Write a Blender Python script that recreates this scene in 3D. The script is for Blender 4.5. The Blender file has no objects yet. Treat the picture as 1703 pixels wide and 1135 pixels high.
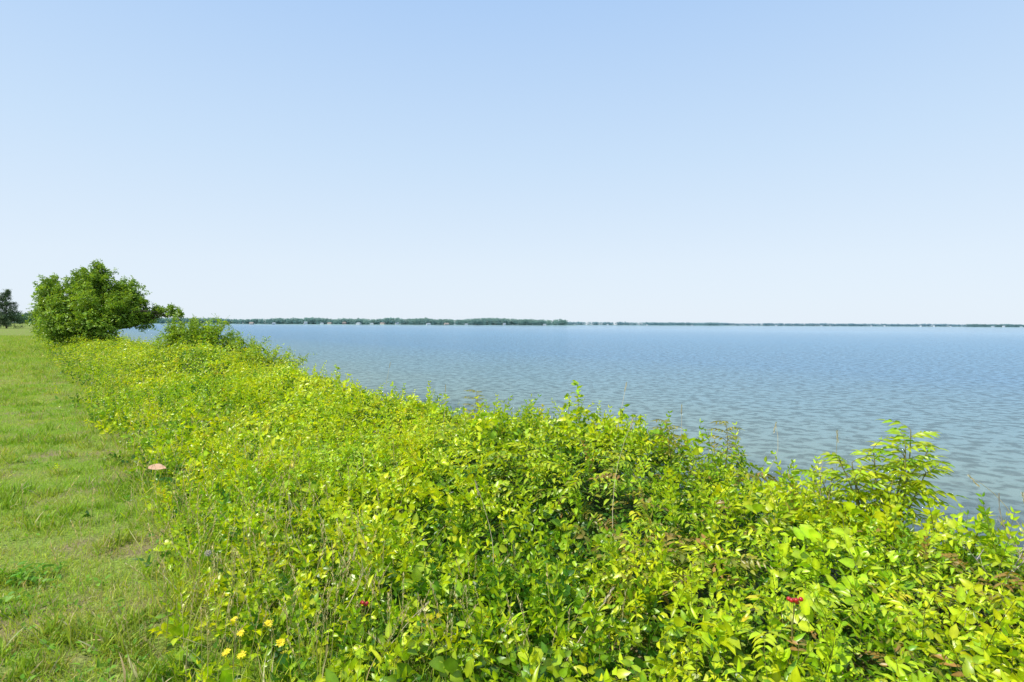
import bpy, bmesh, math, numpy as np
from mathutils import Vector, Matrix
rng = np.random.default_rng(7)
sc = bpy.context.scene
sc.view_settings.view_transform = 'Standard'
sc.view_settings.look = 'None'
sc.view_settings.exposure = 0

# ------------------------------------------------------------ helpers
def sstep(a, b, x):
    t = np.clip((x - a) / (b - a), 0, 1)
    return t * t * (3 - 2 * t)

def vnoise(x, y, seed=0):
    x = np.asarray(x, float); y = np.asarray(y, float)
    xi = np.floor(x); yi = np.floor(y); xf = x - xi; yf = y - yi
    def h(a, b):
        v = np.sin(a * 127.1 + b * 311.7 + seed * 74.7) * 43758.5453
        return v - np.floor(v)
    sx = xf * xf * (3 - 2 * xf); sy = yf * yf * (3 - 2 * yf)
    return (h(xi, yi) * (1 - sx) + h(xi + 1, yi) * sx) * (1 - sy) + (h(xi, yi + 1) * (1 - sx) + h(xi + 1, yi + 1) * sx) * sy

def norm(v):
    return v / np.maximum(np.linalg.norm(v, axis=-1, keepdims=True), 1e-9)

def frames(axis, up):
    X = norm(axis); Y = norm(np.cross(up, X)); Z = np.cross(X, Y)
    return np.stack([X, Y, Z], axis=-1)

class Tpl:
    def __init__(s):
        s.V = []; s.T = []; s.id = []; s.n = 0; s.leaf = 0; s.edge = []
    def add(s, V, T, lid, edge=None):
        V = np.asarray(V, float)
        s.V.append(V); s.T.append(np.asarray(T) + s.n); s.id.append(np.full(len(V), lid)); s.n += len(V)
        s.edge.append(np.zeros(len(V)) if edge is None else np.asarray(edge, float))
    def done(s):
        s.V = np.concatenate(s.V); s.T = np.concatenate(s.T); s.id = np.concatenate(s.id); s.edge = np.concatenate(s.edge)
        return s
    def add_leaf(s, p, d, up, L, W, fold=.18, droop=.2, hi=True):
        if hi:
            V = np.array([[0,0,0],[.3,0,0],[.65,0,0],[1,0,0],[.22,.44,0],[.6,.42,0],[.22,-.44,0],[.6,-.42,0]], float)
            T = [[0,1,4],[1,5,4],[1,2,5],[2,3,5],[0,6,1],[1,6,7],[1,7,2],[2,7,3]]
            e = [0,0,0,.6,1,1,1,1]
        else:
            V = np.array([[0,0,0],[.45,.5,0],[1,0,0],[.45,-.5,0]], float)
            T = [[0,2,1],[0,3,2]]; e = [0,1,.5,1]
        ed = np.abs(V[:, 1]) * 2
        V[:, 2] = -droop * V[:, 0] ** 2 * L + fold * W * ed
        V[:, 0] *= L; V[:, 1] *= W
        M = frames(np.array([d], float), np.array([up], float))[0]
        s.add(V @ M.T + np.asarray(p), T, s.leaf, e); s.leaf += 1
    def add_tube(s, pts, r0, r1, sides=3):
        pts = np.asarray(pts, float); n = len(pts); V = []; T = []
        for i, p in enumerate(pts):
            d = pts[min(i + 1, n - 1)] - pts[max(i - 1, 0)]
            up = np.array([0.13, .31, .9]) if abs(norm(d)[2]) < .8 else np.array([.9, .3, .1])
            M = frames(d[None], up[None])[0]; r = r0 + (r1 - r0) * i / (n - 1)
            for k in range(sides):
                a = 2 * math.pi * k / sides
                V.append(p + M[:, 1] * math.cos(a) * r + M[:, 2] * math.sin(a) * r)
        for i in range(n - 1):
            for k in range(sides):
                a = i * sides + k; b = i * sides + (k + 1) % sides; c = a + sides; d2 = b + sides
                T += [[a, b, d2], [a, d2, c]]
        s.add(V, T, -1)

class Builder:
    def __init__(s): s.V = []; s.T = []; s.C = []; s.n = 0
    def add(s, t, pos, M, scale, col, jit=.22, stemcol=(.20, .21, .05)):
        N = len(pos)
        if N == 0: return
        V = np.einsum('nij,vj->nvi', M * np.asarray(scale)[:, None, None], t.V) + pos[:, None, :]
        nv = len(t.V)
        J = 1 + rng.uniform(-jit, jit, (N, max(t.leaf, 1)))
        Hh = rng.uniform(-.12, .12, (N, max(t.leaf, 1)))
        idx = np.maximum(t.id, 0)
        C = col[:, None, :] * J[:, idx][:, :, None]
        C[:, :, 0] *= 1 + Hh[:, idx] * 1.4
        C[:, t.id < 0, :] = np.array(stemcol)
        A = np.ones((N, nv, 4)); A[:, :, :3] = C; A[:, :, 3] = t.edge[None]
        T = t.T[None] + (np.arange(N) * nv)[:, None, None] + s.n
        s.V.append(V.reshape(-1, 3)); s.C.append(A.reshape(-1, 4)); s.T.append(T.reshape(-1, 3)); s.n += N * nv
    def raw(s, V, T, C):
        V = np.asarray(V, float); A = np.ones((len(V), 4)); A[:, :3] = C; A[:, 3] = .5
        s.V.append(V); s.T.append(np.asarray(T) + s.n); s.C.append(A); s.n += len(V)
    def build(s, name, mat, smooth=True):
        return mk(name, np.concatenate(s.V), np.concatenate(s.T), mat, np.concatenate(s.C), smooth)

def mk(name, V, T, mat, C=None, smooth=True):
    me = bpy.data.meshes.new(name)
    V = np.asarray(V, np.float32); T = np.asarray(T, np.int32)
    k = T.shape[1]
    me.vertices.add(len(V)); me.vertices.foreach_set('co', V.ravel())
    me.loops.add(T.size); me.loops.foreach_set('vertex_index', T.ravel())
    me.polygons.add(len(T)); me.polygons.foreach_set('loop_start', np.arange(0, T.size, k, dtype=np.int32))
    me.polygons.foreach_set('use_smooth', np.full(len(T), smooth))
    me.update(calc_edges=True)
    if C is not None:
        a = me.attributes.new('col', 'FLOAT_COLOR', 'POINT'); a.data.foreach_set('color', np.asarray(C, np.float32).ravel())
    me.materials.append(mat)
    o = bpy.data.objects.new(name, me); sc.collection.objects.link(o)
    return o

def tag(o, label=None, cat=None, kind=None, group=None):
    if label: o['label'] = label
    if cat: o['category'] = cat
    if kind: o['kind'] = kind
    if group: o['group'] = group
    return o

# ------------------------------------------------------------ materials
def newmat(name):
    m = bpy.data.materials.new(name); m.use_nodes = True
    nt = m.node_tree; nt.nodes.clear()
    out = nt.nodes.new('ShaderNodeOutputMaterial')
    return m, nt, out

def leafmat(name, trans=.38, rough=.42, spec=.5, tint=(1.25, 1.15, .5), vein=.25):
    m, nt, out = newmat(name); N = nt.nodes.new; L = nt.links.new
    at = N('ShaderNodeAttribute'); at.attribute_name = 'col'
    mr = N('ShaderNodeMapRange'); mr.inputs[3].default_value = 1 + vein; mr.inputs[4].default_value = 1 - vein * .3
    L(at.outputs['Alpha'], mr.inputs[0])
    nz = N('ShaderNodeTexNoise'); nz.inputs['Scale'].default_value = 35; tc = N('ShaderNodeTexCoord'); L(tc.outputs['Object'], nz.inputs['Vector'])
    mr2 = N('ShaderNodeMapRange'); mr2.inputs[1].default_value = .3; mr2.inputs[2].default_value = .7; mr2.inputs[3].default_value = .85; mr2.inputs[4].default_value = 1.15
    L(nz.outputs['Fac'], mr2.inputs[0])
    mm = N('ShaderNodeMath'); mm.operation = 'MULTIPLY'; L(mr.outputs[0], mm.inputs[0]); L(mr2.outputs[0], mm.inputs[1])
    sc1 = N('ShaderNodeVectorMath'); sc1.operation = 'SCALE'; L(at.outputs['Color'], sc1.inputs[0]); L(mm.outputs[0], sc1.inputs[3])
    tv = N('ShaderNodeVectorMath'); tv.operation = 'MULTIPLY'; L(sc1.outputs[0], tv.inputs[0]); tv.inputs[1].default_value = tint
    p = N('ShaderNodeBsdfPrincipled'); p.inputs['Roughness'].default_value = rough; p.inputs['Specular IOR Level'].default_value = spec
    L(sc1.outputs[0], p.inputs['Base Color'])
    t = N('ShaderNodeBsdfTranslucent'); L(tv.outputs[0], t.inputs['Color'])
    mx = N('ShaderNodeMixShader'); mx.inputs[0].default_value = trans
    L(p.outputs[0], mx.inputs[1]); L(t.outputs[0], mx.inputs[2]); L(mx.outputs[0], out.inputs[0])
    return m

def plain(name, col, rough=.8, var=.25, scale=8, spec=.3, bump=0):
    m, nt, out = newmat(name); N = nt.nodes.new; L = nt.links.new
    p = N('ShaderNodeBsdfPrincipled'); p.inputs['Roughness'].default_value = rough; p.inputs['Specular IOR Level'].default_value = spec
    tc = N('ShaderNodeTexCoord'); nz = N('ShaderNodeTexNoise'); nz.inputs['Scale'].default_value = scale; nz.inputs['Detail'].default_value = 6
    L(tc.outputs['Object'], nz.inputs['Vector'])
    cr = N('ShaderNodeValToRGB'); e = cr.color_ramp.elements
    e[0].position = .3; e[1].position = .7
    e[0].color = (*[c * (1 - var) for c in col], 1); e[1].color = (*[min(1, c * (1 + var)) for c in col], 1)
    L(nz.outputs['Fac'], cr.inputs[0]); L(cr.outputs[0], p.inputs['Base Color'])
    if bump:
        b = N('ShaderNodeBump'); b.inputs['Strength'].default_value = bump; b.inputs['Distance'].default_value = .02
        L(nz.outputs['Fac'], b.inputs['Height']); L(b.outputs[0], p.inputs['Normal'])
    L(p.outputs[0], out.inputs[0]); return m

M_leaf = leafmat('leaf_surface', trans=.41, rough=.35, spec=.62)
M_grass = leafmat('grass_surface', trans=.4, rough=.5, spec=.3, tint=(1.15, 1.1, .6), vein=0)
M_tree = leafmat('tree_leaf_surface', trans=.35, rough=.42, spec=.5, vein=0)
M_far = leafmat('distant_foliage_surface', trans=.15, rough=.9, spec=0, vein=0, tint=(1, 1, 1))
M_bark = plain('bark', (.10, .075, .05), .9, .4, 12, bump=.5)

# ------------------------------------------------------------ layout  (metres, lawn z=0, sea z=-1.8)
SEA = -1.8
def shore_x(y): return 1.2 - .85 * y
def uof(x, y): return x - shore_x(y)
def ground_z(u):
    u = np.asarray(u, float)
    z = np.where(u < 4.6, 0, -np.clip((u - 4.6) / 3.6, 0, 1) ** 1.1 * 2.1)
    z = np.where(u > 8.2, -2.1 - np.clip((u - 8.2) / 60, 0, 1) * 3.0, z)
    return z
HY = [-5, 0, 2, 3.26, 4.04, 4.68, 5.66, 6.7, 8.26, 9.7, 12.75, 15.3, 18, 22, 26, 34, 60, 200]
HZ = [.45, .38, .38, .40, .42, .58, .62, .48, .42, .44, .72, .92, .8, .5, .45, .6, .75, .75]
def edge0(y): return -.38 * (1 - sstep(2.8, 6.0, y)) + .08 + .22 * sstep(5, 8, y) + .45 * (vnoise(y * .9, 0 * y, 9) - .5)
def hedge_h(u, y):
    top = np.interp(y, HY, HZ)
    x = u + shore_x(y); far = 1 + .8 * sstep(9, 16, y)
    mound = top + far * (.30 * (vnoise(x * .9, y * .9, 3) - .5) * sstep(0, 2.2, u) * (1 - .4 * sstep(3, 4, u)) + .18 * (vnoise(x * 2.6, y * 2.6, 5) - .5))
    mound = np.maximum(mound, .12)
    e = edge0(y)
    rise = .34 * sstep(-.4, .7, u - e) + .66 * sstep(.3, 3.5, u - e)
    fall = 1 - sstep(4.3, 5.6, u)
    return mound * rise * fall + ground_z(u) + .25 * (1 - fall) * (1 - sstep(5.6, 7.2, u))

# ---- ground sheet
uu = np.concatenate([[-6000, -2500, -900, -300, -100, -40, -20, -12], np.arange(-8, 9.01, .4), [10, 14, 20, 30, 45, 68, 100, 200, 500, 1200, 3000, 9000]])
yy = np.concatenate([[-400, -100, -40, -20, -10], np.arange(-5, 20, .5), np.arange(20, 60, 2), [60, 70, 80, 100, 130, 180, 260, 400, 700, 1200, 2500, 6000]])
U, Y = np.meshgrid(uu, yy)
Z = ground_z(U) + (.03 * (vnoise(U * 1.1, Y * 1.1, 2) - .5)) * (np.abs(U) < 9)
V = np.stack([U + shore_x(Y), Y, Z], -1).reshape(-1, 3)
nu, ny = len(uu), len(yy)
I = np.arange(ny * nu).reshape(ny, nu)
Q = np.stack([I[:-1, :-1], I[:-1, 1:], I[1:, 1:], I[1:, :-1]], -1).reshape(-1, 4)
m, nt, out = newmat('turf_soil'); N = nt.nodes.new; L = nt.links.new
tc = N('ShaderNodeTexCoord')
n1 = N('ShaderNodeTexNoise'); n1.inputs['Scale'].default_value = 1.3; n1.inputs['Detail'].default_value = 8; L(tc.outputs['Object'], n1.inputs['Vector'])
n2 = N('ShaderNodeTexNoise'); n2.inputs['Scale'].default_value = 45; n2.inputs['Detail'].default_value = 5; L(tc.outputs['Object'], n2.inputs['Vector'])
c1 = N('ShaderNodeValToRGB'); e = c1.color_ramp.elements; e[0].position = .38; e[0].color = (.28, .23, .12, 1); e[1].position = .5; e[1].color = (.22, .30, .05, 1)
L(n1.outputs['Fac'], c1.inputs[0])
c2 = N('ShaderNodeValToRGB'); e = c2.color_ramp.elements; e[0].position = .3; e[0].color = (.45, .45, .45, 1); e[1].position = .7; e[1].color = (1.3, 1.3, 1.2, 1); L(n2.outputs['Fac'], c2.inputs[0])
mx = N('ShaderNodeMix'); mx.data_type = 'RGBA'; mx.blend_type = 'MULTIPLY'; mx.inputs[0].default_value = 1; L(c1.outputs[0], mx.inputs[6]); L(c2.outputs[0], mx.inputs[7])
sx = N('ShaderNodeSeparateXYZ'); L(tc.outputs['Object'], sx.inputs[0])
mr = N('ShaderNodeMapRange'); mr.inputs[1].default_value = -.1; mr.inputs[2].default_value = -.9; L(sx.outputs[2], mr.inputs[0])
mx2 = N('ShaderNodeMix'); mx2.data_type = 'RGBA'; L(mr.outputs[0], mx2.inputs[0]); L(mx.outputs[2], mx2.inputs[6]); mx2.inputs[7].default_value = (.30, .25, .17, 1)
p = N('ShaderNodeBsdfPrincipled'); p.inputs['Roughness'].default_value = .95; p.inputs['Specular IOR Level'].default_value = .1; L(mx2.outputs[2], p.inputs['Base Color'])
b = N('ShaderNodeBump'); b.inputs['Distance'].default_value = .02; L(n2.outputs['Fac'], b.inputs['Height']); L(b.outputs[0], p.inputs['Normal']); L(p.outputs[0], out.inputs[0])
g = mk('ground', V, Q, m); tag(g, 'lawn and sandy bank sloping to the water', 'ground', 'structure')

# ---- water
m, nt, out = newmat('bay_water'); N = nt.nodes.new; L = nt.links.new
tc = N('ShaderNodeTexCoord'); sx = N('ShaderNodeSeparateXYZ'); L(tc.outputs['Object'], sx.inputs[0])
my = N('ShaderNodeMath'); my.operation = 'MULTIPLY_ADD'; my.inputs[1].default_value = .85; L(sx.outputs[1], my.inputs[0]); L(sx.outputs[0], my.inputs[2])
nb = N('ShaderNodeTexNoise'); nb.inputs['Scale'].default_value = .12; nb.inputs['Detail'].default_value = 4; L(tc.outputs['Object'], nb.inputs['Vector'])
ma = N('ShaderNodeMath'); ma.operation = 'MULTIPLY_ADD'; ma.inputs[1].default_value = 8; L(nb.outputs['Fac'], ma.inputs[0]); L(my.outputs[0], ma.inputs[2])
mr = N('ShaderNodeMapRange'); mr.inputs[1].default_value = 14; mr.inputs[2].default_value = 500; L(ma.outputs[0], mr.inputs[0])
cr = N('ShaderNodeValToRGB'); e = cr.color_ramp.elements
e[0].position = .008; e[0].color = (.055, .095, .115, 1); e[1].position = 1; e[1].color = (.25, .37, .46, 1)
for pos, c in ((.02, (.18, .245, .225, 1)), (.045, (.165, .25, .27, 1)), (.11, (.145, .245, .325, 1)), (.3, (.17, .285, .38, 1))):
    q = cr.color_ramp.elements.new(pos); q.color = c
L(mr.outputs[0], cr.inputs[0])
def wave(scale, sx_, sy_, rot, det, rough=.5, dist=0):
    mp = N('ShaderNodeMapping'); mp.inputs['Scale'].default_value = (sx_, sy_, 1); mp.inputs['Rotation'].default_value = (0, 0, rot); L(tc.outputs['Object'], mp.inputs[0])
    n = N('ShaderNodeTexNoise'); n.inputs['Scale'].default_value = scale; n.inputs['Detail'].default_value = det; n.inputs['Roughness'].default_value = rough; n.inputs['Distortion'].default_value = dist; L(mp.outputs[0], n.inputs['Vector']); return n
w1 = wave(2.3, .95, 1.15, .25, 6, .6, .3); w2 = wave(9, .9, 1.1, -.3, 3, .6); w3 = wave(.8, .8, 1.0, .1, 2)
fd = N('ShaderNodeMapRange'); fd.inputs[1].default_value = 60; fd.inputs[2].default_value = 700; fd.inputs[3].default_value = 1; fd.inputs[4].default_value = .3; L(my.outputs[0], fd.inputs[0])
b1 = N('ShaderNodeBump'); b1.inputs['Distance'].default_value = .42; L(fd.outputs[0], b1.inputs['Strength']); L(w1.outputs['Fac'], b1.inputs['Height'])
b2 = N('ShaderNodeBump'); b2.inputs['Distance'].default_value = .08; L(fd.outputs[0], b2.inputs['Strength']); L(w2.outputs['Fac'], b2.inputs['Height']); L(b1.outputs[0], b2.inputs['Normal'])
b3 = N('ShaderNodeBump'); b3.inputs['Distance'].default_value = .3; L(fd.outputs[0], b3.inputs['Strength']); L(w3.outputs['Fac'], b3.inputs['Height']); L(b2.outputs[0], b3.inputs['Normal'])
# wave noise paints ripple light and dark into the water colour
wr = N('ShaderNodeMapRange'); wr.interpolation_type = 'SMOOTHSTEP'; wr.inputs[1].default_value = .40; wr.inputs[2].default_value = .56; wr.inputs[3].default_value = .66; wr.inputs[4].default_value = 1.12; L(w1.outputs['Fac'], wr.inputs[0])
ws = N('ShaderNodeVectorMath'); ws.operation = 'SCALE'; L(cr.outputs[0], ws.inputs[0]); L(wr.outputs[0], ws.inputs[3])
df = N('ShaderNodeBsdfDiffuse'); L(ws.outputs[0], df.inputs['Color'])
gl = N('ShaderNodeBsdfGlossy'); gl.inputs['Roughness'].default_value = .06; gl.inputs['Color'].default_value = (.9, .96, 1, 1); L(b3.outputs[0], gl.inputs['Normal'])
fr = N('ShaderNodeFresnel'); fr.inputs['IOR'].default_value = 1.333; L(b3.outputs[0], fr.inputs['Normal'])
fm = N('ShaderNodeMath'); fm.operation = 'MULTIPLY'; fm.inputs[1].default_value = .55; L(fr.outputs[0], fm.inputs[0])
ms_ = N('ShaderNodeMixShader'); L(fm.outputs[0], ms_.inputs[0]); L(df.outputs[0], ms_.inputs[1]); L(gl.outputs[0], ms_.inputs[2]); L(ms_.outputs[0], out.inputs[0])
yl = [-400, 0, 100, 400, 1500, 7000]
V = []
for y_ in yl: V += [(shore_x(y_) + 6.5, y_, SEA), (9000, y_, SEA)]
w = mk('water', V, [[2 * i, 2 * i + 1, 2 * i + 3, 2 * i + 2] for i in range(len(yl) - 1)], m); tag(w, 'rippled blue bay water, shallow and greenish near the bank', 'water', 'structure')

# ------------------------------------------------------------ sprig templates
def r(a, b): return rng.uniform(a, b)
def tpl_pinnate(hi=True, pairs=5, L=.24, ll=.062, lw=.026):
    t = Tpl(); arch = r(.3, .6); bend = r(-.2, .2)
    P = lambda s: np.array([s * L, bend * L * s * s, arch * L * s - (arch + .45) * L * s * s])
    t.add_tube([P(s) for s in (0, .35, .7, 1)], .0022, .001)
    for i in range(pairs):
        s = .22 + .72 * i / (pairs - .5); k = math.sin(math.pi * (.25 + .6 * s))
        for sg in (1, -1):
            d = np.array([.45 + .3 * s + r(-.15, .15), sg * 1, r(-.5, -.0)])
            t.add_leaf(P(s), d, (r(-.4, .4), r(-.4, .4), 1), ll * k * r(.85, 1.1), lw * k, r(.1, .3), r(.15, .4), hi)
    t.add_leaf(P(1), (1, r(-.3, .3), -.4), (r(-.2, .2), r(-.2, .2), 1), ll, lw, .2, .3, hi)
    return t.done()
def tpl_opposite(hi=True, n=5, L=.2, ll=.045, lw=.027):
    t = Tpl(); b = r(-.3, .3); c = r(-.3, .1)
    P = lambda s: np.array([s * L, b * L * s * s, c * L * s * s])
    t.add_tube([P(s) for s in (0, .5, 1)], .0018, .0008)
    for i in range(n):
        s = .12 + .88 * i / (n - 1); a0 = i * 1.4 + r(-.3, .3); k = 1 - .45 * s * s
        for sg in (0, math.pi):
            a = a0 + sg; d = np.array([r(.35, .7) + .3 * s, math.cos(a), math.sin(a) * .7 + .1])
            t.add_leaf(P(s), d, (-.4, 0, 1), ll * k * r(.85, 1.15), lw * k * r(.9, 1.1), r(.1, .3), r(.1, .4), hi)
    return t.done()
def tpl_cluster(hi=True, n=7, R=.06, ll=.05, lw=.03):
    t = Tpl()
    for i in range(n):
        a = r(0, 6.28); p = np.array([r(0, R * 1.5), r(-R, R), r(-R, R) * .6])
        t.add_leaf(p, (r(-.2, 1), math.cos(a), math.sin(a) * .5), (r(-.5, .5), r(-.5, .5), 1), ll * r(.7, 1.2), lw * r(.7, 1.2), r(.05, .3), r(.1, .4), hi)
    return t.done()
def tpl_blade(w=.06, lean=.4):
    t = Tpl(); c = r(-.4, .4)
    pts = [(lean * s * s, c * .3 * s * s, s * (1 - .3 * lean * s)) for s in (0, .4, .75, 1)]
    V = []
    for i, (x, y, z) in enumerate(pts[:3]):
        ww = w * (1, .9, .6)[i] / 2; V += [(x, y - ww, z), (x, y + ww, z)]
    V.append(pts[3]); t.add(V, [[0, 1, 3], [0, 3, 2], [2, 3, 5], [2, 5, 4], [4, 5, 6]], 0); t.leaf = 1
    return t.done()
def tpl_stalk():
    t = Tpl(); lean = r(.1, .4)
    P = lambda s: np.array([lean * s * s, 0, s])
    t.add_tube([P(s) for s in (0, .4, .8, 1)], .0045, .002)
    for i in range(14):
        s = .76 + .24 * i / 13; a = i * 2.4
        t.add_leaf(P(s), (math.cos(a) * .4, math.sin(a) * .4, 1), (math.cos(a), math.sin(a), .3), .045, .014, 0, 0, False)
    return t.done()

PIN = [tpl_pinnate(pairs=p_, L=L_, ll=r(.048, .06), lw=r(.019, .025)) for p_, L_ in ((3, .15), (4, .17), (4, .18), (5, .2), (5, .21), (6, .23), (6, .23))]
OPP = [tpl_opposite(n=n_, L=r(.14, .24), ll=l_, lw=w_) for n_, l_, w_ in ((4, .05, .03), (5, .045, .027), (5, .055, .026), (6, .045, .03), (4, .06, .04), (4, .066, .046))]
CLU = [tpl_cluster(n=n_, ll=l_, lw=w_) for n_, l_, w_ in ((7, .05, .03), (6, .062, .042), (6, .066, .026), (5, .066, .05), (8, .042, .026))]
UPR = [tpl_opposite(n=7, L=.24, ll=.05, lw=.019), tpl_opposite(n=6, L=.2, ll=.052, lw=.026), tpl_opposite(n=8, L=.26, ll=.046, lw=.022)]
PINl = [tpl_pinnate(False, pairs=4) for p_ in range(3)]
OPPl = [tpl_opposite(False, n=4) for n_ in range(3)]
CLUl = [tpl_cluster(False) for _ in range(4)]
UPRl = OPPl
BL = [tpl_blade(w_, l_) for w_, l_ in ((.06, .2), (.07, .5), (.06, .8), (.09, .35), (.055, .6))]
STK = [tpl_stalk() for _ in range(4)]

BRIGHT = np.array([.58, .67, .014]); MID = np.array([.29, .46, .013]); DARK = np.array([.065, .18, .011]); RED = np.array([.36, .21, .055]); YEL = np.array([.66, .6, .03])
REDP = [(.95, 3.3, .48), (1.8, 4.6, .38), (.65, 3.9, .28), (1.6, 2.3, .22), (2.4, 2.9, .28), (-1.5, 7.2, .3)]

# ------------------------------------------------------------ shoreline thicket
HB = Builder()
def scatter(ylo, yhi, dens, scale, hi, depth=.33):
    n = int((yhi - ylo) * 6.9 * dens)
    y = rng.uniform(ylo, yhi, n); u = rng.uniform(-1.0, 5.9, n)
    e0 = edge0(y) + .5 * (vnoise(y * 4, u * 4, 19) - .5)
    keep = (rng.random(n) < sstep(-.4, .4, u - e0) * .98 + .004) & (rng.random(n) < 1 - .6 * sstep(4.8, 5.8, u))
    y = y[keep]; u = u[keep]; n = len(y); x = u + shore_x(y)
    # small openings between the shoots
    hole = (vnoise(x * 5.5, y * 5.5, 77) * .6 + vnoise(x * 11, y * 11, 78) * .4)
    keep = rng.random(n) < .62 + .38 * sstep(.26, .38, hole); x = x[keep]; y = y[keep]; u = u[keep]; hole = hole[keep]; n = len(x)
    H = hedge_h(u, y); gz = ground_z(u); e_ = .12
    dHx = (hedge_h(u + e_, y) - H) / e_; yb = y + e_; dHy = (hedge_h(x - shore_x(yb), yb) - H) / e_
    nrm = norm(np.stack([-dHx, -dHy, np.ones(n)], -1))
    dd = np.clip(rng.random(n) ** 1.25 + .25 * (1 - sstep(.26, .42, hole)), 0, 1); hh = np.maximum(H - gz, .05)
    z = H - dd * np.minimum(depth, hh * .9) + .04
    pos = np.stack([x, y, z], -1)
    a = rng.uniform(0, 2 * np.pi, n)
    lat = np.stack([np.cos(a), np.sin(a), np.zeros(n)], -1)
    sp = vnoise(x * 1.1, y * 1.1, 21); sp2 = rng.random(n); sp3 = vnoise(x * 1.7, y * 1.7, 23)
    rp = np.zeros(n)
    for px_, py_, pr_ in REDP: rp = np.maximum(rp, np.exp(-((x - px_) ** 2 + (y - py_) ** 2) / pr_ ** 2))
    pin_amt = (.03 + .40 * sstep(.5, .72, sp) * sstep(.9, 2.2, u) + .25 * sstep(1.8, 3.0, u) + .35 * rp) * sstep(.3, 1.2, u)
    upr_amt = .08 + .18 * sstep(.5, .7, sp3)
    typ = np.where(sp2 < pin_amt, 0, np.where(sp2 < pin_amt + upr_amt, 3, np.where(rng.random(n) < .5, 1, 2)))
    latk = rng.uniform(.5, 1.8, (n, 1)) * np.where(typ == 3, .35, 1)[:, None] + np.where(typ == 0, .6, 0)[:, None]
    axis = norm(nrm * np.where(typ == 0, .45, .7)[:, None] + lat * latk + np.array([-.05, -.15, .1]) + np.where(typ == 3, .7, 0)[:, None] * np.array([0, 0, 1]))
    up = norm(nrm * 1.5 + rng.normal(0, .34, (n, 3)))
    M = frames(axis, up)
    s = scale * rng.uniform(.6, 1.3, n); s = np.where(typ == 0, np.minimum(s, 1.12 * scale) * 1.05, s)
    patch = vnoise(x * .7, y * .7, 31)
    f = np.clip(1.14 - dd * 1.38 + (patch - .5) * .45 + rng.normal(0, .2, n), 0, 1)[:, None]  # yellower young tips; deeper leaves painted darker as shade in the gaps
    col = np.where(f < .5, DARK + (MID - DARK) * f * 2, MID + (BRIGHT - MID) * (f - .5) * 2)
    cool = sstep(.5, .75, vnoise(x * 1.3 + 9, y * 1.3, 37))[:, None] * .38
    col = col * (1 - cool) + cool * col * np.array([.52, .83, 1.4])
    isred = (rng.random(n) < .36 * rp * (typ == 0) + .07 * rp + .002 + .015 * (typ == 0))
    mixr = rng.uniform(.35, 1, (isred.sum(), 1)); col[isred] = (RED * mixr + MID * (1 - mixr)) * rng.uniform(.8, 1.15, (isred.sum(), 1))
    isy = rng.random(n) < .012; col[isy] = YEL
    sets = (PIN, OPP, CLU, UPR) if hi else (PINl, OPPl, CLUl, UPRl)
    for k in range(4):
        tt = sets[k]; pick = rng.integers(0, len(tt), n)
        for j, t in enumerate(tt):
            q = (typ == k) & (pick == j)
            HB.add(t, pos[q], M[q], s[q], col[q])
scatter(-1.0, 3.5, 460, 1.06, True)
scatter(3.5, 7, 420, 1.08, True)
scatter(7, 12, 290, 1.2, True)
scatter(12, 22, 180, 1.5, False, .4)
scatter(22, 45, 72, 2.1, False, .5)
scatter(45, 110, 22, 3.4, False, .6)
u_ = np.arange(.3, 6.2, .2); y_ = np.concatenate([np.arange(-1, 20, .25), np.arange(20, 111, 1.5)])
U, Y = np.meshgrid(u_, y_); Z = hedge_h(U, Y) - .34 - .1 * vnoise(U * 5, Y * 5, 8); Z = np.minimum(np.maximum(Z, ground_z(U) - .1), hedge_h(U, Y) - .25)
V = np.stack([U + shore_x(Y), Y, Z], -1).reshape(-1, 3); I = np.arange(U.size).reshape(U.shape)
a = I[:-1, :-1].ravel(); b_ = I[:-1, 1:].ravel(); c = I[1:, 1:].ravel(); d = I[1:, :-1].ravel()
HB.raw(V, np.concatenate([np.stack([a, b_, c], -1), np.stack([a, c, d], -1)]), np.array([.035, .075, .01]))  # inner sheet closes see-through gaps, its dark colour painted as deep shade
hedge = HB.build('thicket', M_leaf); tag(hedge, 'tangled bright green vines and shrubs along the bank', 'bushes', 'stuff')

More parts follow.
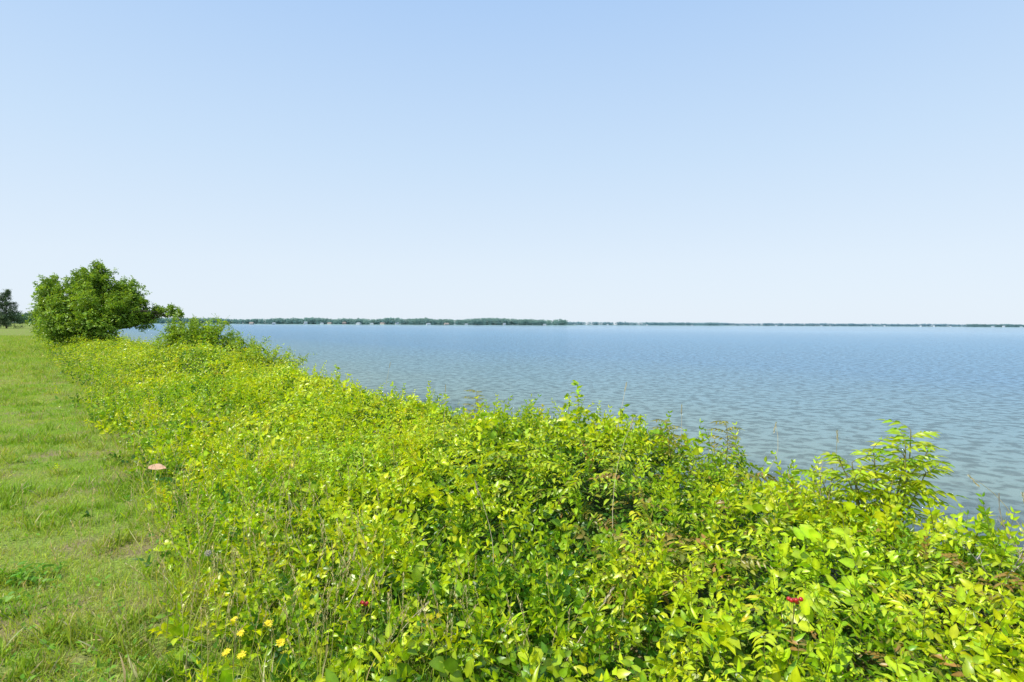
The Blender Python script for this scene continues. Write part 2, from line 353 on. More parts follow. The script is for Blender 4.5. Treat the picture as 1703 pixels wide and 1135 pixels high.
# ------------------------------------------------------------ lawn
def rotz(n, tilt=.25):
    a = rng.uniform(0, 2 * np.pi, n)
    X = np.stack([np.cos(a), np.sin(a), rng.normal(0, tilt, n)], -1)
    up = norm(np.stack([rng.normal(0, tilt, n), rng.normal(0, tilt, n), np.ones(n)], -1))
    Zc = up; Yc = norm(np.cross(Zc, X)); Xc = np.cross(Yc, Zc)
    return np.stack([Xc, Yc, Zc], -1)
LB = Builder()
def lawn(n, ulo, ul_k, ylo, yhi):
    y = np.exp(rng.uniform(math.log(ylo), math.log(yhi), n)); u = rng.uniform(0, 1, n)
    lo = ulo - ul_k * y; u = lo + (.9 - lo) * u; x = u + shore_x(y)
    bn = vnoise(x * 1.9, y * 1.9, 51) * .45 + vnoise(x * 6, y * 6, 52) * .55
    near = 1 - sstep(3.4, 5.5, y)
    bare = sstep(.15 + .18 * near, .33 + .18 * near, bn)
    keep = rng.random(n) < .2 + .8 * bare
    x = x[keep]; y = y[keep]; u = u[keep]; bare = bare[keep]; n = len(x)
    tuft = sstep(.48, .8, vnoise(x * 3, y * 3, 53) * .5 + .5 * vnoise(x * 8, y * 8, 57))
    s = rng.uniform(.02, .056, n) * (1 + 2.1 * tuft * rng.random(n)) * (1 + .035 * np.clip(y, 0, 40))
    f = rng.random((n, 1)); pt = sstep(.33, .66, vnoise(x * .8, y * .8, 54) * .5 + .5 * vnoise(x * 3.3, y * 3.3, 58))[:, None]
    ca = np.array([.21, .41, .02]) * (1 - f) + np.array([.42, .62, .03]) * f
    cb = np.array([.36, .48, .045]) * (1 - f) + np.array([.58, .67, .085]) * f
    col = ca * (1 - pt) + cb * pt
    col = col * (1 - .25 * tuft[:, None])
    dry = rng.random(n) < .07 + .17 * (1 - tuft) * pt[:, 0] + .28 * (1 - bare); col[dry] = np.array([.64, .54, .28]) * rng.uniform(.6, 1.1, (dry.sum(), 1))
    pos = np.stack([x, y, np.full(n, -.012)], -1); M = rotz(n, .42)
    k = rng.integers(0, len(BL), n)
    for j, t in enumerate(BL):
        q = k == j; LB.add(t, pos[q], M[q], s[q], col[q], .25)
lawn(260000, -1.6, .07, 1.3, 70)
lawn(50000, -7, .2, 1.0, 60)
n = 1100; y = np.exp(rng.uniform(math.log(2), math.log(14), n)); u = rng.uniform(-2.4, .3, n)
c0 = vnoise(u * 2, y * 2, 61) > .6; y = y[c0]; u = u[c0]; n = len(y)
for j in range(3): LB.add(CLU[j], np.stack([u + shore_x(y) + .05 * j, y + .03 * j, np.full(n, .015)], -1)[j::3], rotz(n, .2)[j::3], rng.uniform(.4, .8, n)[j::3], np.tile([.20, .40, .03], (n, 1))[j::3])
# small low patch of broad-leaved weed in the turf
n = 22; LB.add(CLU[2], np.stack([rng.normal(-3.2, .10, n), rng.normal(3.7, .08, n), rng.uniform(.01, .04, n)], -1), rotz(n, .3), rng.uniform(.7, 1.1, n), np.tile([.17, .37, .03], (n, 1)))
lawn_o = LB.build('lawn_grass', M_grass); tag(lawn_o, 'mown grass with dry blades and bare patches', 'grass', 'stuff')

# ------------------------------------------------------------ tall rough grass at the edge
TB = Builder()
n = 36000; y = np.exp(rng.uniform(math.log(1.2), math.log(60), n)); wd = .35 + .4 * sstep(3, 6, y); u = -.05 + .9 * sstep(3, 6, y) + rng.normal(0, 1, n) * wd; x = u + shore_x(y)
pt = vnoise(x * 1.6, y * 1.6, 71); keep = (rng.random(n) < .12 + .88 * sstep(.42, .66, pt)) & (u - edge0(y) > -.45) & (u < 3) & (rng.random(n) < .5 + .5 * sstep(3.2, 5, y)); x = x[keep]; y = y[keep]; u = u[keep]; n = len(x)
H = np.maximum(hedge_h(u, y), 0)
s = rng.uniform(.12, .31, n) * (1 + .012 * y); z = np.maximum(H - .12, 0)
f = rng.random((n, 1)); col = np.array([.30, .48, .02]) * (1 - f) + np.array([.60, .66, .06]) * f
dry = rng.random(n) < .2; col[dry] = np.array([.68, .60, .28]) * rng.uniform(.7, 1.1, (dry.sum(), 1))
k = rng.integers(0, 5, n); M = rotz(n, .32); pos = np.stack([x, y, z], -1)
THIN = [tpl_blade(w_, l_) for w_, l_ in ((.022, .25), (.028, .5), (.02, .8), (.03, .35), (.024, .6))]
for j, t in enumerate(THIN): q = k == j; TB.add(t, pos[q], M[q], s[q], col[q], .15)
n = 1500; y = np.exp(rng.uniform(math.log(2.4), math.log(45), n)); u = .15 + .7 * sstep(3, 6, y) + rng.normal(0, .6, n); x = u + shore_x(y)
s = rng.uniform(.26, .5, n); z = np.maximum(hedge_h(u, y) - .2, 0); M = rotz(n, .24); k = rng.integers(0, 4, n)
col = np.array([.72, .60, .32]) * rng.uniform(.65, 1.2, (n, 1)); pos = np.stack([x, y, z], -1)
for j, t in enumerate(STK): q = k == j; TB.add(t, pos[q], M[q], s[q], col[q], .15, (.58, .54, .22))
tg = TB.build('rough_grass', M_grass); tag(tg, 'tall seeding grass and dry stalks beside the lawn', 'grass', 'stuff')

# ------------------------------------------------------------ trees
def branch_mesh(name, segs, mat, sides=7):
    t = Tpl()
    for pts, r0, r1 in segs: t.add_tube(pts, r0, r1, sides)
    t.done(); return mk(name, t.V, t.T, mat)

def curve_pts(a, b, n=6, wob=.12):
    a = np.array(a, float); b = np.array(b, float); L_ = np.linalg.norm(b - a); P = []
    o = rng.normal(0, wob * L_, 3)
    for i in range(n):
        s = i / (n - 1); P.append(a + (b - a) * s + o * math.sin(math.pi * s))
    return P

def crown_tree(name, base, lobes, density, scale, pal, label, cat, trunk_r, stems=1, outward=.9, tset=None, mat=None, gap=.25, sprays=0, slen=(.35, .6), upk=.6):
    e = bpy.data.objects.new(name, None); sc.collection.objects.link(e); e.location = base; tag(e, label, cat)
    B = Builder(); segs = []
    bases = [np.array([r(-.25, .25) * (stems > 1), r(-.25, .25) * (stems > 1), -.1]) for _ in range(stems)]
    fork = [b0 + np.array([r(-.3, .3), r(-.3, .3), r(.35, .6) * max(l[2] for l in lobes) * .5]) for b0 in bases]
    for b0, f0 in zip(bases, fork): segs.append((curve_pts(b0, f0, 6, .05), trunk_r, trunk_r * .75))
    def put(p, ax, up, f, sc_):
        n = len(p); M = frames(ax, up); col = pal[0] * (1 - f) + pal[1] * f; k = rng.integers(0, len(tset), n)
        for j, t in enumerate(tset): q = k == j; B.add(t, p[q], M[q], sc_ * rng.uniform(.7, 1.3, q.sum()), col[q], .3)
    for (lx, ly, lz, lr) in lobes:
        c = np.array([lx, ly, lz]); k = int(np.argmin([np.linalg.norm((f - c)[:2]) for f in fork])) if stems > 1 else 0
        segs.append((curve_pts(fork[k], c, 7, .08), trunk_r * .6, trunk_r * .15))
        for _ in range(6):
            d = norm(rng.normal(0, 1, 3)); segs.append((curve_pts(c - d * lr * .1, c + d * lr * .8, 4, .08), trunk_r * .14, trunk_r * .03))
        n = int(density * lr ** 2)
        d = norm(rng.normal(0, 1, (n, 3))); rad = lr * (rng.random(n) ** .4) * (1 + .10 * rng.normal(0, 1, n))
        rag = .55 + .85 * vnoise(d[:, 0] * 3 + lx * 5, d[:, 1] * 3 + d[:, 2] * 4 + lz * 3, 81)
        rad = rad * rag
        keep = vnoise(d[:, 0] * 4 + lx * 3, d[:, 2] * 4 + d[:, 1] * 3 + lz, 83) > gap
        p = c + d * rad[:, None] * np.array([1, 1, .9]); p = p[keep]; d = d[keep]; rd = (rad / lr)[keep]; rg = rag[keep]; n = len(p)
        ax = norm(d * outward + rng.normal(0, .55, (n, 3)) + np.array([0, 0, .1])); up = norm(rng.normal(0, .4, (n, 3)) + np.array([0, 0, 1]) + d * .6)
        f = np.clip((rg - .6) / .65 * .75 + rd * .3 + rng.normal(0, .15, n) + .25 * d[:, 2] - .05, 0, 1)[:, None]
        put(p, ax, up, f, scale)
        for _ in range(int(sprays * lr + (.99 if sprays else 0))):   # leafy branch tips that break the outline
            d = norm(rng.normal(0, 1, 3) + np.array([0, 0, upk])); a0 = c + d * lr * .6; d2 = norm(d + np.array([0, 0, upk * .8]) + rng.normal(0, .3, 3)); b0 = a0 + d2 * r(*slen) * min(1.2, lr + .3)
            segs.append(([a0, b0], trunk_r * .05, trunk_r * .02)); m_ = 20; s_ = rng.random((m_, 1)); p = a0 + (b0 - a0) * s_ + rng.normal(0, .09 * min(1, lr), (m_, 3))
            put(p, norm(np.tile(d2, (m_, 1)) + rng.normal(0, .5, (m_, 3))), norm(rng.normal(0, .4, (m_, 3)) + np.array([0, 0, 1])), .4 + .5 * rng.random((m_, 1)), scale * .75)
    cr_ = B.build('crown', mat or M_tree); cr_.parent = e
    tr = branch_mesh('trunk', segs, M_bark); tr.parent = e
    return e
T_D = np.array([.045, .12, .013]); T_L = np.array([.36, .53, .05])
lobes = [(-2.7, -.5, 3.3, .65), (-1.7, .6, 3.8, .6), (-.1, 0, 4.0, .7), (.95, .4, 3.5, .6), (1.7, 0, 2.9, .7), (-2.1, -.9, 2.3, 1.05), (0, -.5, 2.5, 1.2), (1.6, -.6, 2.1, .9), (-.9, -.3, 3.1, .9),
         (2.5, .1, 1.8, .65), (.6, -1.3, 1.5, 1.1), (-3.1, .3, 2.5, .5), (.2, 1.0, 2.6, 1.0), (-1.2, -1.6, 1.4, 1.0), (-2.9, 0, 1.4, .7), (3.1, .2, 1.95, .25), (3.7, .2, 2.2, .2), (4.3, .1, 2.15, .2), (4.8, .1, 1.95, .15), (-3.2, .2, 3.8, .25), (.1, .1, 4.7, .28), (-1.0, 0, 4.35, .25), (1.8, 0, 3.7, .22), (2.7, 0, 2.7, .2)]
CT = [tpl_cluster(False, 9, .07, .06, .038) for _ in range(5)]
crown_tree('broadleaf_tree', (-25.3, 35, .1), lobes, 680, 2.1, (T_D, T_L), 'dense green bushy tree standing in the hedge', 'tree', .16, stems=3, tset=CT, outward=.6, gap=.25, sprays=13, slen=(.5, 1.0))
lobes = [(0, 0, 1.1, .42), (-.6, .2, 1.15, .38), (.55, -.1, 1.1, .38), (.25, .1, 1.35, .22), (1.0, 0, .9, .38), (-.9, .1, 1.25, .2), (-1.1, 0, .9, .35), (.1, -.3, .7, .55), (-.35, .1, 1.4, .22), (-.95, .1, 1.6, .09), (1.55, .1, .75, .34)]
crown_tree('shrub', (-9.85, 18, 0), lobes, 1150, 1.2, (np.array([.08, .19, .015]), np.array([.42, .58, .035])), 'leafy light green shrub with loose branches above the vines', 'shrub', .03, stems=3, tset=CT + PINl, gap=.3, sprays=16, slen=(.5, .9), upk=.35)
lobes = [(0, 0, .8, .33), (.4, .1, .7, .28), (-.4, 0, .85, .3)]
crown_tree('shrub', (-5.75, 13.4, 0), lobes, 1300, 1.0, (np.array([.12, .27, .015]), np.array([.48, .60, .02])), 'low light green shrub on the bank', 'shrub', .02, stems=3, tset=OPPl + CLUl, sprays=10, slen=(.5, .8), upk=.3)
def conifer(base, h, label):
    e = bpy.data.objects.new('pine_tree', None); sc.collection.objects.link(e); e.location = base; tag(e, label, 'tree')
    B = Builder(); segs = [([(0, 0, -.2), (0, 0, h * .5), (.1, 0, h * .97)], .22, .04)]
    for i in range(90):
        s = r(.03, .97); a = r(0, 6.28); Lb = (1 - s) ** .9 * h * .36 * r(.45, 1.25) + .3
        p0 = np.array([0, 0, s * h]); p1 = p0 + np.array([math.cos(a) * Lb, math.sin(a) * Lb, r(-.1, .25) * Lb])
        segs.append(([p0, (p0 + p1) / 2 + np.array([0, 0, .05]), p1], .06, .015))
        n = 40; f = rng.random(n) ** .6; p = p0 + (p1 - p0) * f[:, None] + rng.normal(0, .22, (n, 3))
        ax = norm((p1 - p0) + rng.normal(0, Lb * .5, (n, 3))); M = frames(ax, norm(rng.normal(0, .4, (n, 3)) + np.array([0, 0, 1])))
        g_ = rng.random((n, 1)); B.add(CLUl[i % 4], p, M, rng.uniform(2.8, 4.6, n), np.array([.06, .11, .06]) * (1 - g_) + np.array([.14, .22, .10]) * g_, .3)
    c = B.build('crown', M_tree); c.parent = e; t = branch_mesh('trunk', segs, M_bark); t.parent = e
conifer((-133.3, 150, 0), 10.3, 'dark conifer at the far end of the lawn')
conifer((-142, 155, 0), 8.5, 'dark conifer at the far end of the lawn')

# ------------------------------------------------------------ sapling with long compound leaves
def compound_leaf(B, p, d, L_, pairs, ll, col, jit=.2, sag=.45, wk=.3):
    t = Tpl(); arch = .25
    P = lambda s: np.array([s * L_, 0, arch * L_ * s - (arch + sag) * L_ * s * s])
    t.add_tube([P(s) for s in (0, .25, .5, .75, 1)], .0028, .001)
    for i in range(pairs):
        s = .2 + .76 * i / (pairs - .5); k = .75 + .5 * math.sin(math.pi * s)
        for sg in (1, -1): t.add_leaf(P(s), (.6 + r(-.1, .1), sg, r(-.6, -.15)), (r(-.2, .2), 0, 1), ll * k * r(.9, 1.1), ll * wk, .25, .4)
    t.add_leaf(P(1), (1, 0, -.4), (0, 0, 1), ll, ll * wk, .2, .4); t.done()
    B.add(t, np.array([p]), frames(np.array([d], float), np.array([[0, 0, 1.0]])), np.array([1.0]), np.array([col]), jit, (.25, .20, .05))
e = bpy.data.objects.new('sapling', None); sc.collection.objects.link(e); e.location = (2.58, 3.95, 0); tag(e, 'leggy sapling with long drooping compound leaves', 'plant')
B = Builder(); segs = []
for tip in ((.22, .02, .97), (-.02, .05, .84), (.34, 0, .84), (.1, -.1, .9), (-.3, -.03, .76), (-.14, .1, .72), (.26, -.08, .7), (-.38, .06, .62), (.05, -.08, .7), (-.24, -.1, .66), (.2, .05, .78)):
    pts = curve_pts((0, 0, 0), tip, 8, .05); segs.append((pts, .009, .003))
    for i in range(9):
        s = .5 + .5 * i / 8; q = np.array(pts[0]) * (1 - s) + np.array(tip) * s; a = i * 2.4 + tip[0] * 9
        f = rng.random(); compound_leaf(B, q, (math.cos(a), math.sin(a), .2 + .7 * s), r(.14, .21), int(r(3, 5.9)), r(.068, .085), MID * (1 - f) + BRIGHT * f * .85, sag=.45, wk=.36)
c = B.build('foliage', M_leaf); c.parent = e; t = branch_mesh('stem', segs, plain('green_stem', (.22, .2, .06))); t.parent = e

shoots = [((.62, 5.35, .55), .6, 0), ((.5, 5.5, .55), .47, 0), ((-.46, 6.55, .45), .47, 1), ((-.82, 6.9, .4), .43, 0), ((-3.05, 10, .45), .5, 0), ((1.72, 4.55, .55), .35, 1), ((1.1, 5.0, .55), .35, 0),
          ((-1.7, 8.3, .4), .4, 0), ((-4.6, 11.8, .65), .45, 0), ((1.35, 4.75, .5), .38, 1), ((-1.3, 7.6, .35), .38, 0), ((2.75, 3.35, .35), .25, 0)]
for (bx, by, bz), hgt, kind in shoots:
    e = bpy.data.objects.new('vine_shoot', None); sc.collection.objects.link(e); e.location = (bx, by, bz); e['group'] = 'shoots rising out of the thicket'
    tag(e, 'reddish young shoot standing above the thicket' if kind else 'leafy light green shoot standing above the thicket', 'plant')
    B = Builder(); tip = (r(-.08, .08), r(-.08, .08), hgt); pts = curve_pts((0, 0, 0), tip, 7, .06)
    nn = 14
    for i in range(nn):
        s = .2 + .8 * i / (nn - 1); q = np.array(tip) * s; a = i * 2.2; f = rng.random()
        base = RED * .6 + MID * .4 if kind else MID * (1 - f) + BRIGHT * f
        if kind: compound_leaf(B, q, (math.cos(a), math.sin(a), .7), .14 * (1.25 - .5 * s), 4, .045, base)
        else:
            t = tpl_cluster(True, 3, .015, .08 * (1.25 - .5 * s), .04); B.add(t, np.array([q]), frames(np.array([[math.cos(a), math.sin(a), .5]]), np.array([[0, 0, 1.]])), np.array([1.]), np.array([base]))
    c = B.build('foliage', M_leaf); c.parent = e; t = branch_mesh('stem', [(pts, .004, .0015)], bpy.data.materials['green_stem']); t.parent = e

M_dry = plain('dry_straw', (.56, .48, .30), .8, .2, 30)
for (bx, by, bz), tip in [((.93, 5.2, .6), (.12, 0, .56)), ((2.0, 4.5, .5), (.1, 0, .42)), ((3.0, 3.25, .45), (-.28, .1, .36)), ((3.0, 3.2, .4), (-.1, 0, .35)), ((.65, 3.6, .35), (.12, 0, .75)), ((-1.9, 8.4, .5), (.1, 0, .62)),
                          ((2.35, 4.0, .4), (-.05, 0, .55)), ((-.8, 6.6, .5), (.03, 0, .48)), ((1.45, 4.9, .5), (.02, 0, .5)), ((-.1, 3.2, .3), (-.1, 0, .5)),
                          ((-.9, 2.9, .15), (.1, 0, .4)), ((-.6, 2.6, .15), (.22, -.05, .28)), ((.25, 2.5, .2), (.2, 0, .32)), ((-1.3, 3.6, .15), (-.12, 0, .45))]:
    t = Tpl(); pts = curve_pts((0, 0, 0), tip, 6, .06); t.add_tube(pts, .0026, .0013)
    d_ = norm(np.array(tip))
    for i in range(16):
        a = i * 2.4; t.add_leaf(np.array(pts[-1]) - d_ * .08 * (1 - i / 15), d_ + .35 * np.array([math.cos(a), math.sin(a), 0]), (math.cos(a), math.sin(a), .2), .024, .008, 0, 0, False)
    t.done(); o = mk('grass_stalk', t.V, t.T, M_dry); o.location = (bx, by, bz); tag(o, 'thin dry grass stalk with a seed head', 'grass stalk', group='dry stalks above the thicket')
M_twig = plain('dry_twig', (.46, .38, .32), .85, .25, 30)
for (bx, by, bz), tips in [((2.2, 3.95, .35), [(-.02, 0, .42), (.06, .02, .36), (-.08, 0, .3)]), ((2.9, 3.15, .35), [(-.18, 0, .42), (.05, 0, .33), (-.1, .1, .25)]), ((2.6, 3.0, .3), [(.25, .05, .42), (-.2, .0, .25), (.3, 0, .3)])]:
    segs = []
    for tp in tips:
        P = curve_pts((0, 0, 0), tp, 7, .08); segs.append((P, .004, .0016))
        for j in (3, 4, 5): segs.append(([P[j], P[j] + np.array([r(-.06, .06), r(-.03, .03), r(.03, .09)])], .002, .001))
    o = branch_mesh('twig', segs, M_twig, 4); o.location = (bx, by, bz); tag(o, 'bare pale dry twig sticking out of the thicket', 'twig', group='bare twigs at the seaward edge')

# ------------------------------------------------------------ flowers, berries, leaf
def surf(x, y): return float(max(hedge_h(np.array(uof(x, y)), np.array(float(y))), 0))
M_pet = plain('yellow_petal', (.85, .66, .015), .6, .1); M_ctr = plain('flower_centre', (.8, .55, .02), .8, .1)
M_st = bpy.data.materials['green_stem']
for x, y in [(-1.43, 2.9), (-1.34, 2.78), (-1.25, 2.6), (-1.09, 2.65), (-1.33, 2.62), (-1.22, 2.82)]:
    hgt = max(surf(x, y) + .14, .17)
    e = bpy.data.objects.new('yellow_flower', None); sc.collection.objects.link(e); e.location = (x, y, 0); tag(e, 'small yellow wildflower low among the leaves beside the lawn', 'flower', group='yellow wildflowers')
    s_ = branch_mesh('stem', [(curve_pts((0, 0, 0), (0.01, -.02, hgt), 5, .03), .002, .0015)], M_st, 5); s_.parent = e
    t = Tpl(); tl = norm(np.array([r(-.5, .5), r(-.9, -.2), 1.]))
    Mf = frames(np.array([[1., 0, -tl[0]]]), tl[None])[0]
    for i in range(12):
        a = i * 2 * math.pi / 12 + r(-.15, .15); d_ = Mf @ np.array([math.cos(a), math.sin(a), r(.1, .5)]); t.add_leaf(np.array([.01, -.02, hgt]) + d_ * .003, d_, tl, .02 * r(.8, 1.1), .011, .1, .2)
    t.done(); o = mk('petals', t.V, t.T, M_pet); o.parent = e
    bm = bmesh.new(); bmesh.ops.create_icosphere(bm, subdivisions=2, radius=.005); me = bpy.data.meshes.new('centre'); bm.to_mesh(me); bm.free(); me.materials.append(M_ctr)
    o = bpy.data.objects.new('centre', me); o.scale = (1, 1, .5); o.location = (.01, -.02, hgt + .002); sc.collection.objects.link(o); o.parent = e
M_ber = plain('red_berry', (.42, .02, .015), .3, .2, 40, .6)
bm = bmesh.new(); bmesh.ops.create_icosphere(bm, subdivisions=2, radius=.0095); BER = bpy.data.meshes.new('berry'); bm.to_mesh(BER); bm.free(); BER.materials.append(M_ber)
for p_ in BER.polygons: p_.use_smooth = True
for x, y, nb_ in [(1.17, 2.33, 7), (-.745, 2.82, 4)]:
    e = bpy.data.objects.new('berry_cluster', None); sc.collection.objects.link(e); e.location = (x, y, surf(x, y) + (.18 if x > 0 else .14)); tag(e, 'small cluster of red berries among green leaves', 'berries', group='red berry clusters')
    segs = []
    for i in range(nb_):
        a = i * 2.4; q = (math.cos(a) * .018 + .003 * i, math.sin(a) * .016, .01 + .008 * (i % 3)); o = bpy.data.objects.new('berry', BER); o.location = q; sc.collection.objects.link(o); o.parent = e
        segs.append(([(0, 0, -.15), (q[0] * .5, q[1] * .5, -.03), q], .0012, .001))
    s_ = branch_mesh('stem', segs, M_st, 4); s_.parent = e
x, y = -1.95, 3.62
e = bpy.data.objects.new('dandelion_clock', None); sc.collection.objects.link(e); e.location = (x, y, 0); tag(e, 'pale fluffy dandelion seed head at the lawn edge', 'flower')
s_ = branch_mesh('stem', [([(0, 0, 0), (.01, 0, .1), (0, 0, .22)], .002, .0015)], M_st, 5); s_.parent = e
t = Tpl()
for i in range(160):
    d_ = norm(rng.normal(0, 1, 3)); t.add_leaf(np.array([0, 0, .22]) + d_ * .004, d_, norm(rng.normal(0, 1, 3)), .02, .004, 0, 0, False)
t.done(); o = mk('seed_head', t.V, t.T, plain('seed_fluff', (.6, .55, .48), .9, .1)); o.parent = e
V = []; T = []; n_ = 9
for i in range(n_):
    s_ = i / (n_ - 1); w_ = .045 * math.sin(math.pi * min(.97, s_ * .9 + .08)) ** .8
    for k in (-1, 0, 1): V.append((s_ * .17 - .085, k * w_, .01 + .015 * abs(k) + .012 * math.sin(s_ * 3)))
for i in range(n_ - 1):
    for k in range(2): a = i * 3 + k; T.append([a, a + 3, a + 4, a + 1])
o = mk('fallen_leaf', V, T, plain('dead_leaf', (.62, .38, .24), .8, .2, 20)); o.location = (-3.7, 5.9, .17); o.rotation_euler = (.5, .1, .2); tag(o, 'flat tan dead leaf on the rough grass', 'leaf')

# ------------------------------------------------------------ far shore
def strip(name, xs, ys, h0, mat, depth=250):
    V = []; T = []; n_ = len(xs)
    for x_, y_ in zip(xs, ys): V += [(x_, y_, SEA - .5), (x_, y_ + 4, SEA + h0), (x_ * (1 + depth / y_), y_ + depth, SEA + h0 + 1)]
    for i in range(n_ - 1):
        for k in range(2): a = i * 3 + k; T.append([a, a + 3, a + 4, a + 1])
    return mk(name, V, T, mat, smooth=False)
M_land = plain('hazy_land', (.18, .28, .27), .95, .3, .02)  # bluish distance haze put into the land colour
FB = Builder(); FCL = [tpl_cluster(False, 10, .5, .55, .5) for _ in range(5)]
def wood(x0, x1, yfun, n, hmin, hmax, colA, colB, dy=60, den=26):
    xs = np.sort(rng.uniform(x0, x1, n))
    prof = vnoise(xs / 60, xs * 0, 91) * .6 + vnoise(xs / 22, xs * 0, 92) * .4
    for x_, pr in zip(xs, prof):
        h = hmin + (hmax - hmin) * pr * r(.85, 1.1); y_ = yfun(x_) + 12 + r(0, dy); w_ = h * r(.3, .5)
        m_ = den; d = norm(rng.normal(0, 1, (m_, 3))); p = np.array([x_, y_, SEA + .6 + h * .54]) + d * np.array([w_, w_, h * .46]) * (rng.random((m_, 1)) ** .4)
        M = frames(norm(d + rng.normal(0, .5, (m_, 3))), norm(rng.normal(0, .6, (m_, 3)) + np.array([0, 0, 1])))
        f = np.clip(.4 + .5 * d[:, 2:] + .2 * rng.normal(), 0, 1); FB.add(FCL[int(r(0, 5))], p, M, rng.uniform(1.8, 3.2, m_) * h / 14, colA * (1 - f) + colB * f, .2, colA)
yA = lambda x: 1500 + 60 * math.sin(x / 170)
wood(-1250, 150, yA, 1100, 12, 19, np.array([.21, .35, .34]), np.array([.31, .46, .38]))  # haze of distance mixed into the tree colours along the far shore
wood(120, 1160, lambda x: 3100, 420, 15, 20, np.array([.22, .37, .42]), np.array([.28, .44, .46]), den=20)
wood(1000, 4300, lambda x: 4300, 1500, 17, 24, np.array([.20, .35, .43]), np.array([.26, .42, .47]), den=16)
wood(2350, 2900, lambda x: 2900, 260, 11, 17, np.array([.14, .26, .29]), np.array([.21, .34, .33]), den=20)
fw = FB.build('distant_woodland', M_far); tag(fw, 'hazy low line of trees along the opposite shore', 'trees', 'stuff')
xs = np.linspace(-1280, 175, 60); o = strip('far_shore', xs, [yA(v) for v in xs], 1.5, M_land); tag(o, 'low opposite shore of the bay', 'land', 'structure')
xs = np.linspace(110, 1200, 20); o = strip('far_shore', xs, [3100] * 20, 2.5, M_land); tag(o, 'low opposite shore of the bay', 'land', 'structure')
xs = np.linspace(950, 4500, 20); o = strip('far_shore', xs, [4300] * 20, 3, M_land); tag(o, 'low opposite shore of the bay', 'land', 'structure')
xs = np.linspace(2330, 2950, 20); o = strip('far_shore', xs, [2900] * 20, 2, M_land); tag(o, 'low opposite shore of the bay', 'land', 'structure')
FB = Builder()
wood(-520, -395, lambda x: 480, 60, 7, 11, np.array([.11, .2, .13]), np.array([.19, .31, .15]), den=40)
FB.V = [v + np.array([0, 0, 1.8]) for v in FB.V]
fw = FB.build('distant_woodland', M_far); tag(fw, 'wooded edge beyond the end of the lawn', 'trees', 'stuff')
def house_mesh(w_, d_, h_, rh, hip):
    V = [(-w_/2, -d_/2, -1), (w_/2, -d_/2, -1), (w_/2, d_/2, -1), (-w_/2, d_/2, -1), (-w_/2, -d_/2, h_), (w_/2, -d_/2, h_), (w_/2, d_/2, h_), (-w_/2, d_/2, h_)]
    T = [[0, 1, 5, 4], [1, 2, 6, 5], [2, 3, 7, 6], [3, 0, 4, 7]]
    o_ = .4; q = w_ * (.3 if hip else .5)
    RV = [(-w_/2-o_, -d_/2-o_, h_+.02), (w_/2+o_, -d_/2-o_, h_+.02), (w_/2+o_, d_/2+o_, h_+.02), (-w_/2-o_, d_/2+o_, h_+.02), (-q, 0, h_+rh), (q, 0, h_+rh)]
    RT = [[0, 1, 5], [0, 5, 4], [2, 3, 4], [2, 4, 5], [1, 2, 5], [3, 0, 4]]
    WP = [(-w_/2 + w_ * (k + .5) / 4, -d_/2 - .03, 1 + fl * 2.8) for fl in range(2 if h_ > 4.5 else 1) for k in range(4)]
    return V, T, RV, RT, WP
MW = [plain('white_siding', (.62, .64, .65), .7, .05), plain('tan_siding', (.5, .45, .38), .8, .1), plain('brick_wall', (.38, .28, .24), .9, .15)]
MR = [plain('grey_roof', (.27, .32, .35), .9, .1), plain('brown_roof', (.3, .25, .22), .9, .1)]; MG = plain('window_glass', (.08, .1, .12), .2, .1)
kinds = []
for k, (w_, d_, h_, rh, hip, mw, mr_) in enumerate([(13, 9, 3.2, 2.6, True, 0, 0), (10, 8, 5.6, 2.6, False, 0, 0), (14, 9, 3.2, 3, False, 1, 1), (12, 8, 5.4, 2.4, True, 2, 1)]):
    V, T, RV, RT, WP = house_mesh(w_, d_, h_, rh, hip)
    ms = []
    for nm, (V_, T_, mm) in (('wall', (V, T, MW[mw])), ('roof', (RV, RT, MR[mr_])), ('window', ([(-.55, 0, 0), (.55, 0, 0), (.55, 0, 1.3), (-.55, 0, 1.3)], [[0, 1, 2, 3]], MG))):
        o = mk(nm, V_, T_, mm, smooth=False); ms.append(o.data); bpy.data.objects.remove(o)
    kinds.append((ms, WP))
LBL = ['white single-storey house with grey hipped roof by the water', 'white two-storey house with grey gable roof by the water', 'tan house with brown roof on the far shore', 'brick two-storey house with brown roof on the far shore']
def house(ratio, y_, kk, s=1, dz=0, win=False):
    ms, WP = kinds[kk]
    e = bpy.data.objects.new('house', None); sc.collection.objects.link(e); e.location = (ratio * y_, y_, SEA + 1.6 + dz); e.scale = (s, s, s); e.rotation_euler[2] = r(-.5, .5)
    tag(e, LBL[kk], 'house', group='houses along the opposite shore')
    for nm, me in (('wall', ms[0]), ('roof', ms[1])):
        o = bpy.data.objects.new(nm, me); sc.collection.objects.link(o); o.parent = e
    if win:
        for wp in WP: o = bpy.data.objects.new('window', ms[2]); o.location = wp; sc.collection.objects.link(o); o.parent = e
for px_, kk in [(418, 2), (455, 0), (508, 1), (535, 0), (548, 2), (572, 3), (596, 0), (618, 0), (636, 2), (660, 1), (712, 0), (742, 2), (775, 0), (838, 1), (905, 0)]:
    ra = (px_ - 851) / 946; house(ra, yA(ra * 1500) + 8, kk, r(.65, .9), win=True)
for px_ in (1010, 1075, 1150): house((px_ - 851) / 946, 3106, rng.integers(0, 2), r(.6, .9))
for px_ in (1190, 1250, 1290, 1365, 1380, 1448, 1470, 1530, 1552, 1580): house((px_ - 851) / 946, 4306, rng.integers(0, 2), r(.9, 1.3))
for px_ in (1650, 1668, 1697): house((px_ - 851) / 946, 2906, rng.integers(0, 2), r(.7, 1.))

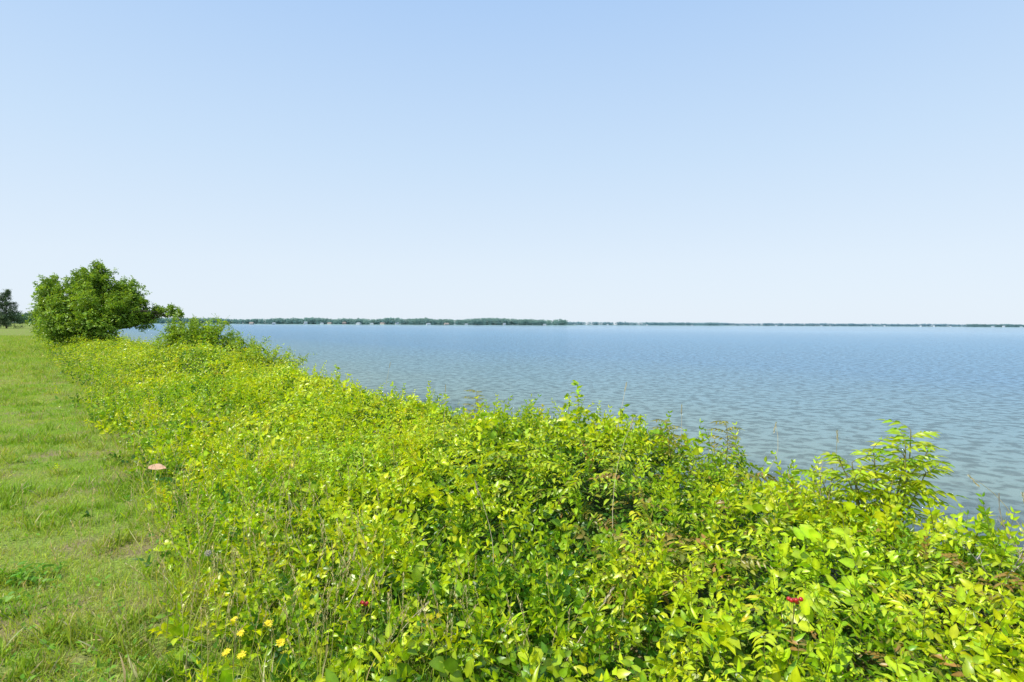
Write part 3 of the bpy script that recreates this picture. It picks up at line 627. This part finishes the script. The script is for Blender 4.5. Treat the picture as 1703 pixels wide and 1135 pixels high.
# ------------------------------------------------------------ light
EL = math.radians(55); S = Vector((-.72, -.36, 0)).normalized() * math.cos(EL) + Vector((0, 0, math.sin(EL)))
sd = bpy.data.lights.new('sun', 'SUN'); sd.energy = 5; sd.angle = math.radians(.5); sd.color = (1, .96, .88)
so = bpy.data.objects.new('sun', sd); so.rotation_euler = S.to_track_quat('Z', 'Y').to_euler(); sc.collection.objects.link(so)
W = bpy.data.worlds.new('World'); sc.world = W; W.use_nodes = True; nt = W.node_tree; nt.nodes.clear()
N = nt.nodes.new; L = nt.links.new
sky = N('ShaderNodeTexSky'); sky.sky_type = 'NISHITA'; sky.sun_disc = False; sky.sun_elevation = EL; sky.sun_rotation = math.atan2(S.x, S.y)
sky.air_density = 1.0; sky.dust_density = .8; sky.ozone_density = 3.0
tc = N('ShaderNodeTexCoord'); sx = N('ShaderNodeSeparateXYZ'); L(tc.outputs['Generated'], sx.inputs[0])
hz = N('ShaderNodeValToRGB'); e = hz.color_ramp.elements
e[0].position = 0; e[0].color = (.80, .89, .985, 1); e[1].position = 1; e[1].color = (.29, .50, .85, 1)
for pos, c in ((.10, (.76, .87, .985, 1)), (.27, (.61, .78, .98, 1)), (.5, (.43, .635, .95, 1))):
    q = hz.color_ramp.elements.new(pos); q.color = c
L(sx.outputs[2], hz.inputs[0])
sm = N('ShaderNodeVectorMath'); sm.operation = 'SCALE'; sm.inputs[3].default_value = 1 / .15; L(hz.outputs[0], sm.inputs[0])
mx = N('ShaderNodeMix'); mx.data_type = 'RGBA'; mx.inputs[0].default_value = .94; L(sky.outputs[0], mx.inputs[6]); L(sm.outputs[0], mx.inputs[7])
bg = N('ShaderNodeBackground'); bg.inputs['Strength'].default_value = .15; L(mx.outputs[2], bg.inputs[0])
wo = N('ShaderNodeOutputWorld'); L(bg.outputs[0], wo.inputs[0])

# ------------------------------------------------------------ camera
cd = bpy.data.cameras.new('camera'); cd.lens = 20; cd.sensor_width = 36; cd.clip_end = 20000; cd.clip_start = .05
co = bpy.data.objects.new('camera', cd); sc.collection.objects.link(co)
co.matrix_world = Matrix.Translation((0, 0, 1.7)) @ Matrix.Rotation(math.radians(90 - 1.67), 4, 'X') @ Matrix.Rotation(math.radians(.27), 4, 'Z')
sc.camera = co
